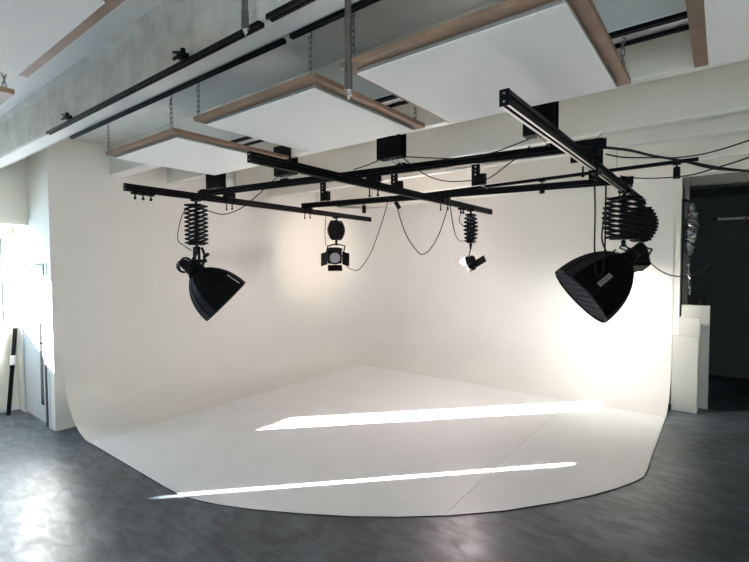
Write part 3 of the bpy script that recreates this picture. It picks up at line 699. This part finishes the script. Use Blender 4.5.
MB().tube([(-.38, 8.0, 2.98), (-.38, 8.04, 3.15), (-.38, 8.10, 3.40)], .003, 5).build('string', CABLE, t)
t = thing('tube_light', (.6, 9.93, 2.82), 'pale unlit tube high on the dark back wall', 'tube')
MB().cyl((-.10, 9.93, 2.85), (2.2, 9.93, 2.85), .022, n=12).build('tube', TUBEM, t, smooth=True)
MB().box(-.14, -.08, 9.9, 9.97, 2.82, 2.88).build('end_fitting', BLACKM, t)

# ------------------------------------------------------------------ cables
CB = {
 'loop_p1':[(-5.00,2.95,2.79),(-5.20,2.95,2.74),(-5.32,2.95,2.57),(-5.35,2.95,2.40),(-5.21,2.95,2.33),(-5.06,2.95,2.27)],
 'p1_box2':[(-4.85,2.95,2.77),(-4.65,2.98,2.70),(-4.50,3.05,2.67),(-4.32,3.15,2.74),(-4.16,3.25,2.88),(-4.01,3.30,3.00),(-3.94,3.40,3.11)],
 'box3_left':[(-2.56,3.45,3.09),(-2.77,3.50,3.07),(-3.00,3.55,3.06)],
 'box3_box4_low':[(-2.36,3.50,3.08),(-2.23,3.50,2.97),(-2.10,3.55,2.88),(-1.95,3.60,2.83),(-1.76,3.65,2.82),(-1.59,3.65,2.82),(-1.44,3.65,2.90),(-1.33,3.68,2.98),(-1.25,3.70,3.05)],
 'box3_box4_high':[(-2.36,3.50,3.09),(-2.08,3.52,3.04),(-1.82,3.58,3.01),(-1.56,3.62,3.02),(-1.36,3.66,3.07),(-1.25,3.68,3.10)],
 'spot_B':[(-3.47,5.00,2.87),(-3.40,5.00,2.65),(-3.33,5.05,2.44),(-3.23,5.10,2.28),(-3.14,5.10,2.22),(-3.05,5.15,2.28),(-2.93,5.18,2.48),(-2.84,5.20,2.74),(-2.81,5.20,2.85)],
 'B_p3':[(-2.78,5.20,2.85),(-2.80,5.30,2.66),(-2.86,5.50,2.49),(-2.89,5.70,2.41),(-2.90,5.90,2.43),(-2.88,5.98,2.46)],
 'p3_loop':[(-2.93,5.90,2.86),(-3.00,5.92,2.79),(-3.03,5.95,2.70),(-2.97,5.98,2.64),(-2.90,6.00,2.62)],
 'lamp2_plate':[(-5.00,5.60,2.18),(-4.89,5.58,2.06),(-4.67,5.50,2.00),(-4.45,5.40,2.02),(-4.09,5.20,2.24),(-3.79,5.00,2.51),(-3.56,4.85,2.78),(-3.46,4.80,2.98)],
 'lamp2_side':[(-5.36,5.60,2.90),(-5.38,5.60,2.64),(-5.36,5.60,2.40)],
 'plate_right1':[(-0.72,3.85,2.98),(-0.61,4.20,3.01),(-0.51,4.60,3.03),(-0.38,5.00,3.05),(-0.18,5.20,3.01),(0.00,5.40,2.98),(0.27,5.60,2.94)],
 'plate_right2':[(-0.72,3.85,2.93),(-0.65,4.20,2.96),(-0.51,4.60,3.01),(-0.37,5.10,3.08),(-0.18,5.10,3.08),(0.00,4.60,3.01),(0.18,4.00,2.94)],
 'plate_right3':[(-0.30,5.45,3.09),(-0.15,5.50,3.03),(0.01,5.50,2.98),(0.27,5.60,2.95)],
 'rear_right':[(-0.86,5.30,3.00),(-0.69,5.40,2.97),(-0.47,5.40,2.95),(-0.25,5.20,2.92),(-0.06,4.90,2.91),(0.10,4.60,2.90),(0.21,4.20,2.87)],
 'lamp4_right':[(-0.84,6.70,2.29),(-0.75,6.70,2.13),(-0.62,6.70,2.00),(-0.47,6.70,1.93),(-0.31,6.70,1.94),(-0.15,6.60,2.04),(-0.00,6.40,2.24),(0.13,6.10,2.46),(0.28,5.70,2.69)],
 'soft4_drop':[(-1.08,5.20,2.97),(-1.06,5.15,2.65),(-1.04,5.05,2.28),(-1.02,5.00,2.11),(-1.01,4.98,2.01),(-0.98,4.97,1.96),(-0.95,4.98,2.00),(-0.94,5.02,2.15),(-0.96,5.15,2.49),(-0.98,5.25,2.94)],
 'p4_loop':[(-1.01,5.40,2.67),(-1.04,5.40,2.40),(-1.02,5.40,2.28),(-0.97,5.40,2.20),(-0.91,5.45,2.24)],
 'p5_loop':[(-0.72,6.60,2.61),(-0.70,6.60,2.48),(-0.74,6.60,2.38),(-0.84,6.65,2.35)],
 'dark1':[(-0.36,8.90,2.95),(-0.10,9.00,2.91),(0.32,9.20,2.90),(0.51,9.30,2.91)],

}
CL = {'loop_p1': ('loop of black cable at the left of the tall open pantograph', .0055),
 'p1_box2': ('thin black cable drooping from the left pantograph up to a saddle bracket', .0055),
 'box3_left': ('short black cable running left from the saddle bracket with the white bolt', .005),
 'box3_box4_low': ('slack black cable hanging low between the two right saddle brackets', .005),
 'box3_box4_high': ('taut black cable stretched between the two right saddle brackets', .005),
 'spot_B': ('black cable looping down in a deep U left of the lit lamp', .0065),
 'B_p3': ('thin black cable dropping from the middle cross rail to the slim pantograph', .0065),
 'p3_loop': ('small cable loop at the top of the slim pantograph', .0055),
 'lamp2_plate': ('thin black cable swinging from the barn door lamp up to a drop bracket', .0055),
 'lamp2_side': ('short cable beside the folded pantograph of the barn door lamp', .0055),
 'plate_right1': ('thick black cable running from the big plates to the right edge', .011),
 'plate_right2': ('black cable sagging from the big plates and rising to the right edge', .006),
 'plate_right3': ('black cable running right from the end of the light track', .008),
 'rear_right': ('black cable from the end of the farther rail sagging and rising right', .006),
 'lamp4_right': ('black cable drooping from the lamp behind the softbox across the doorway', .008),
 'soft4_drop': ('black cable hanging in a long loop in front of the right softbox', .008),
 'p4_loop': ('black cable beside the wide pantograph of the right softbox', .008),
 'p5_loop': ('small cable loop on the far pantograph at the right', .007),
 'dark1': ('thin black cable strung high across the dark doorway', .006)}
for k, P in CB.items():
    o = MB().tube(smoothpts(P, 6), CL[k][1], 6).build('power_cable', CABLE, smooth=True); tag(o, CL[k][0], 'cable', 'black cables of the rail grid')
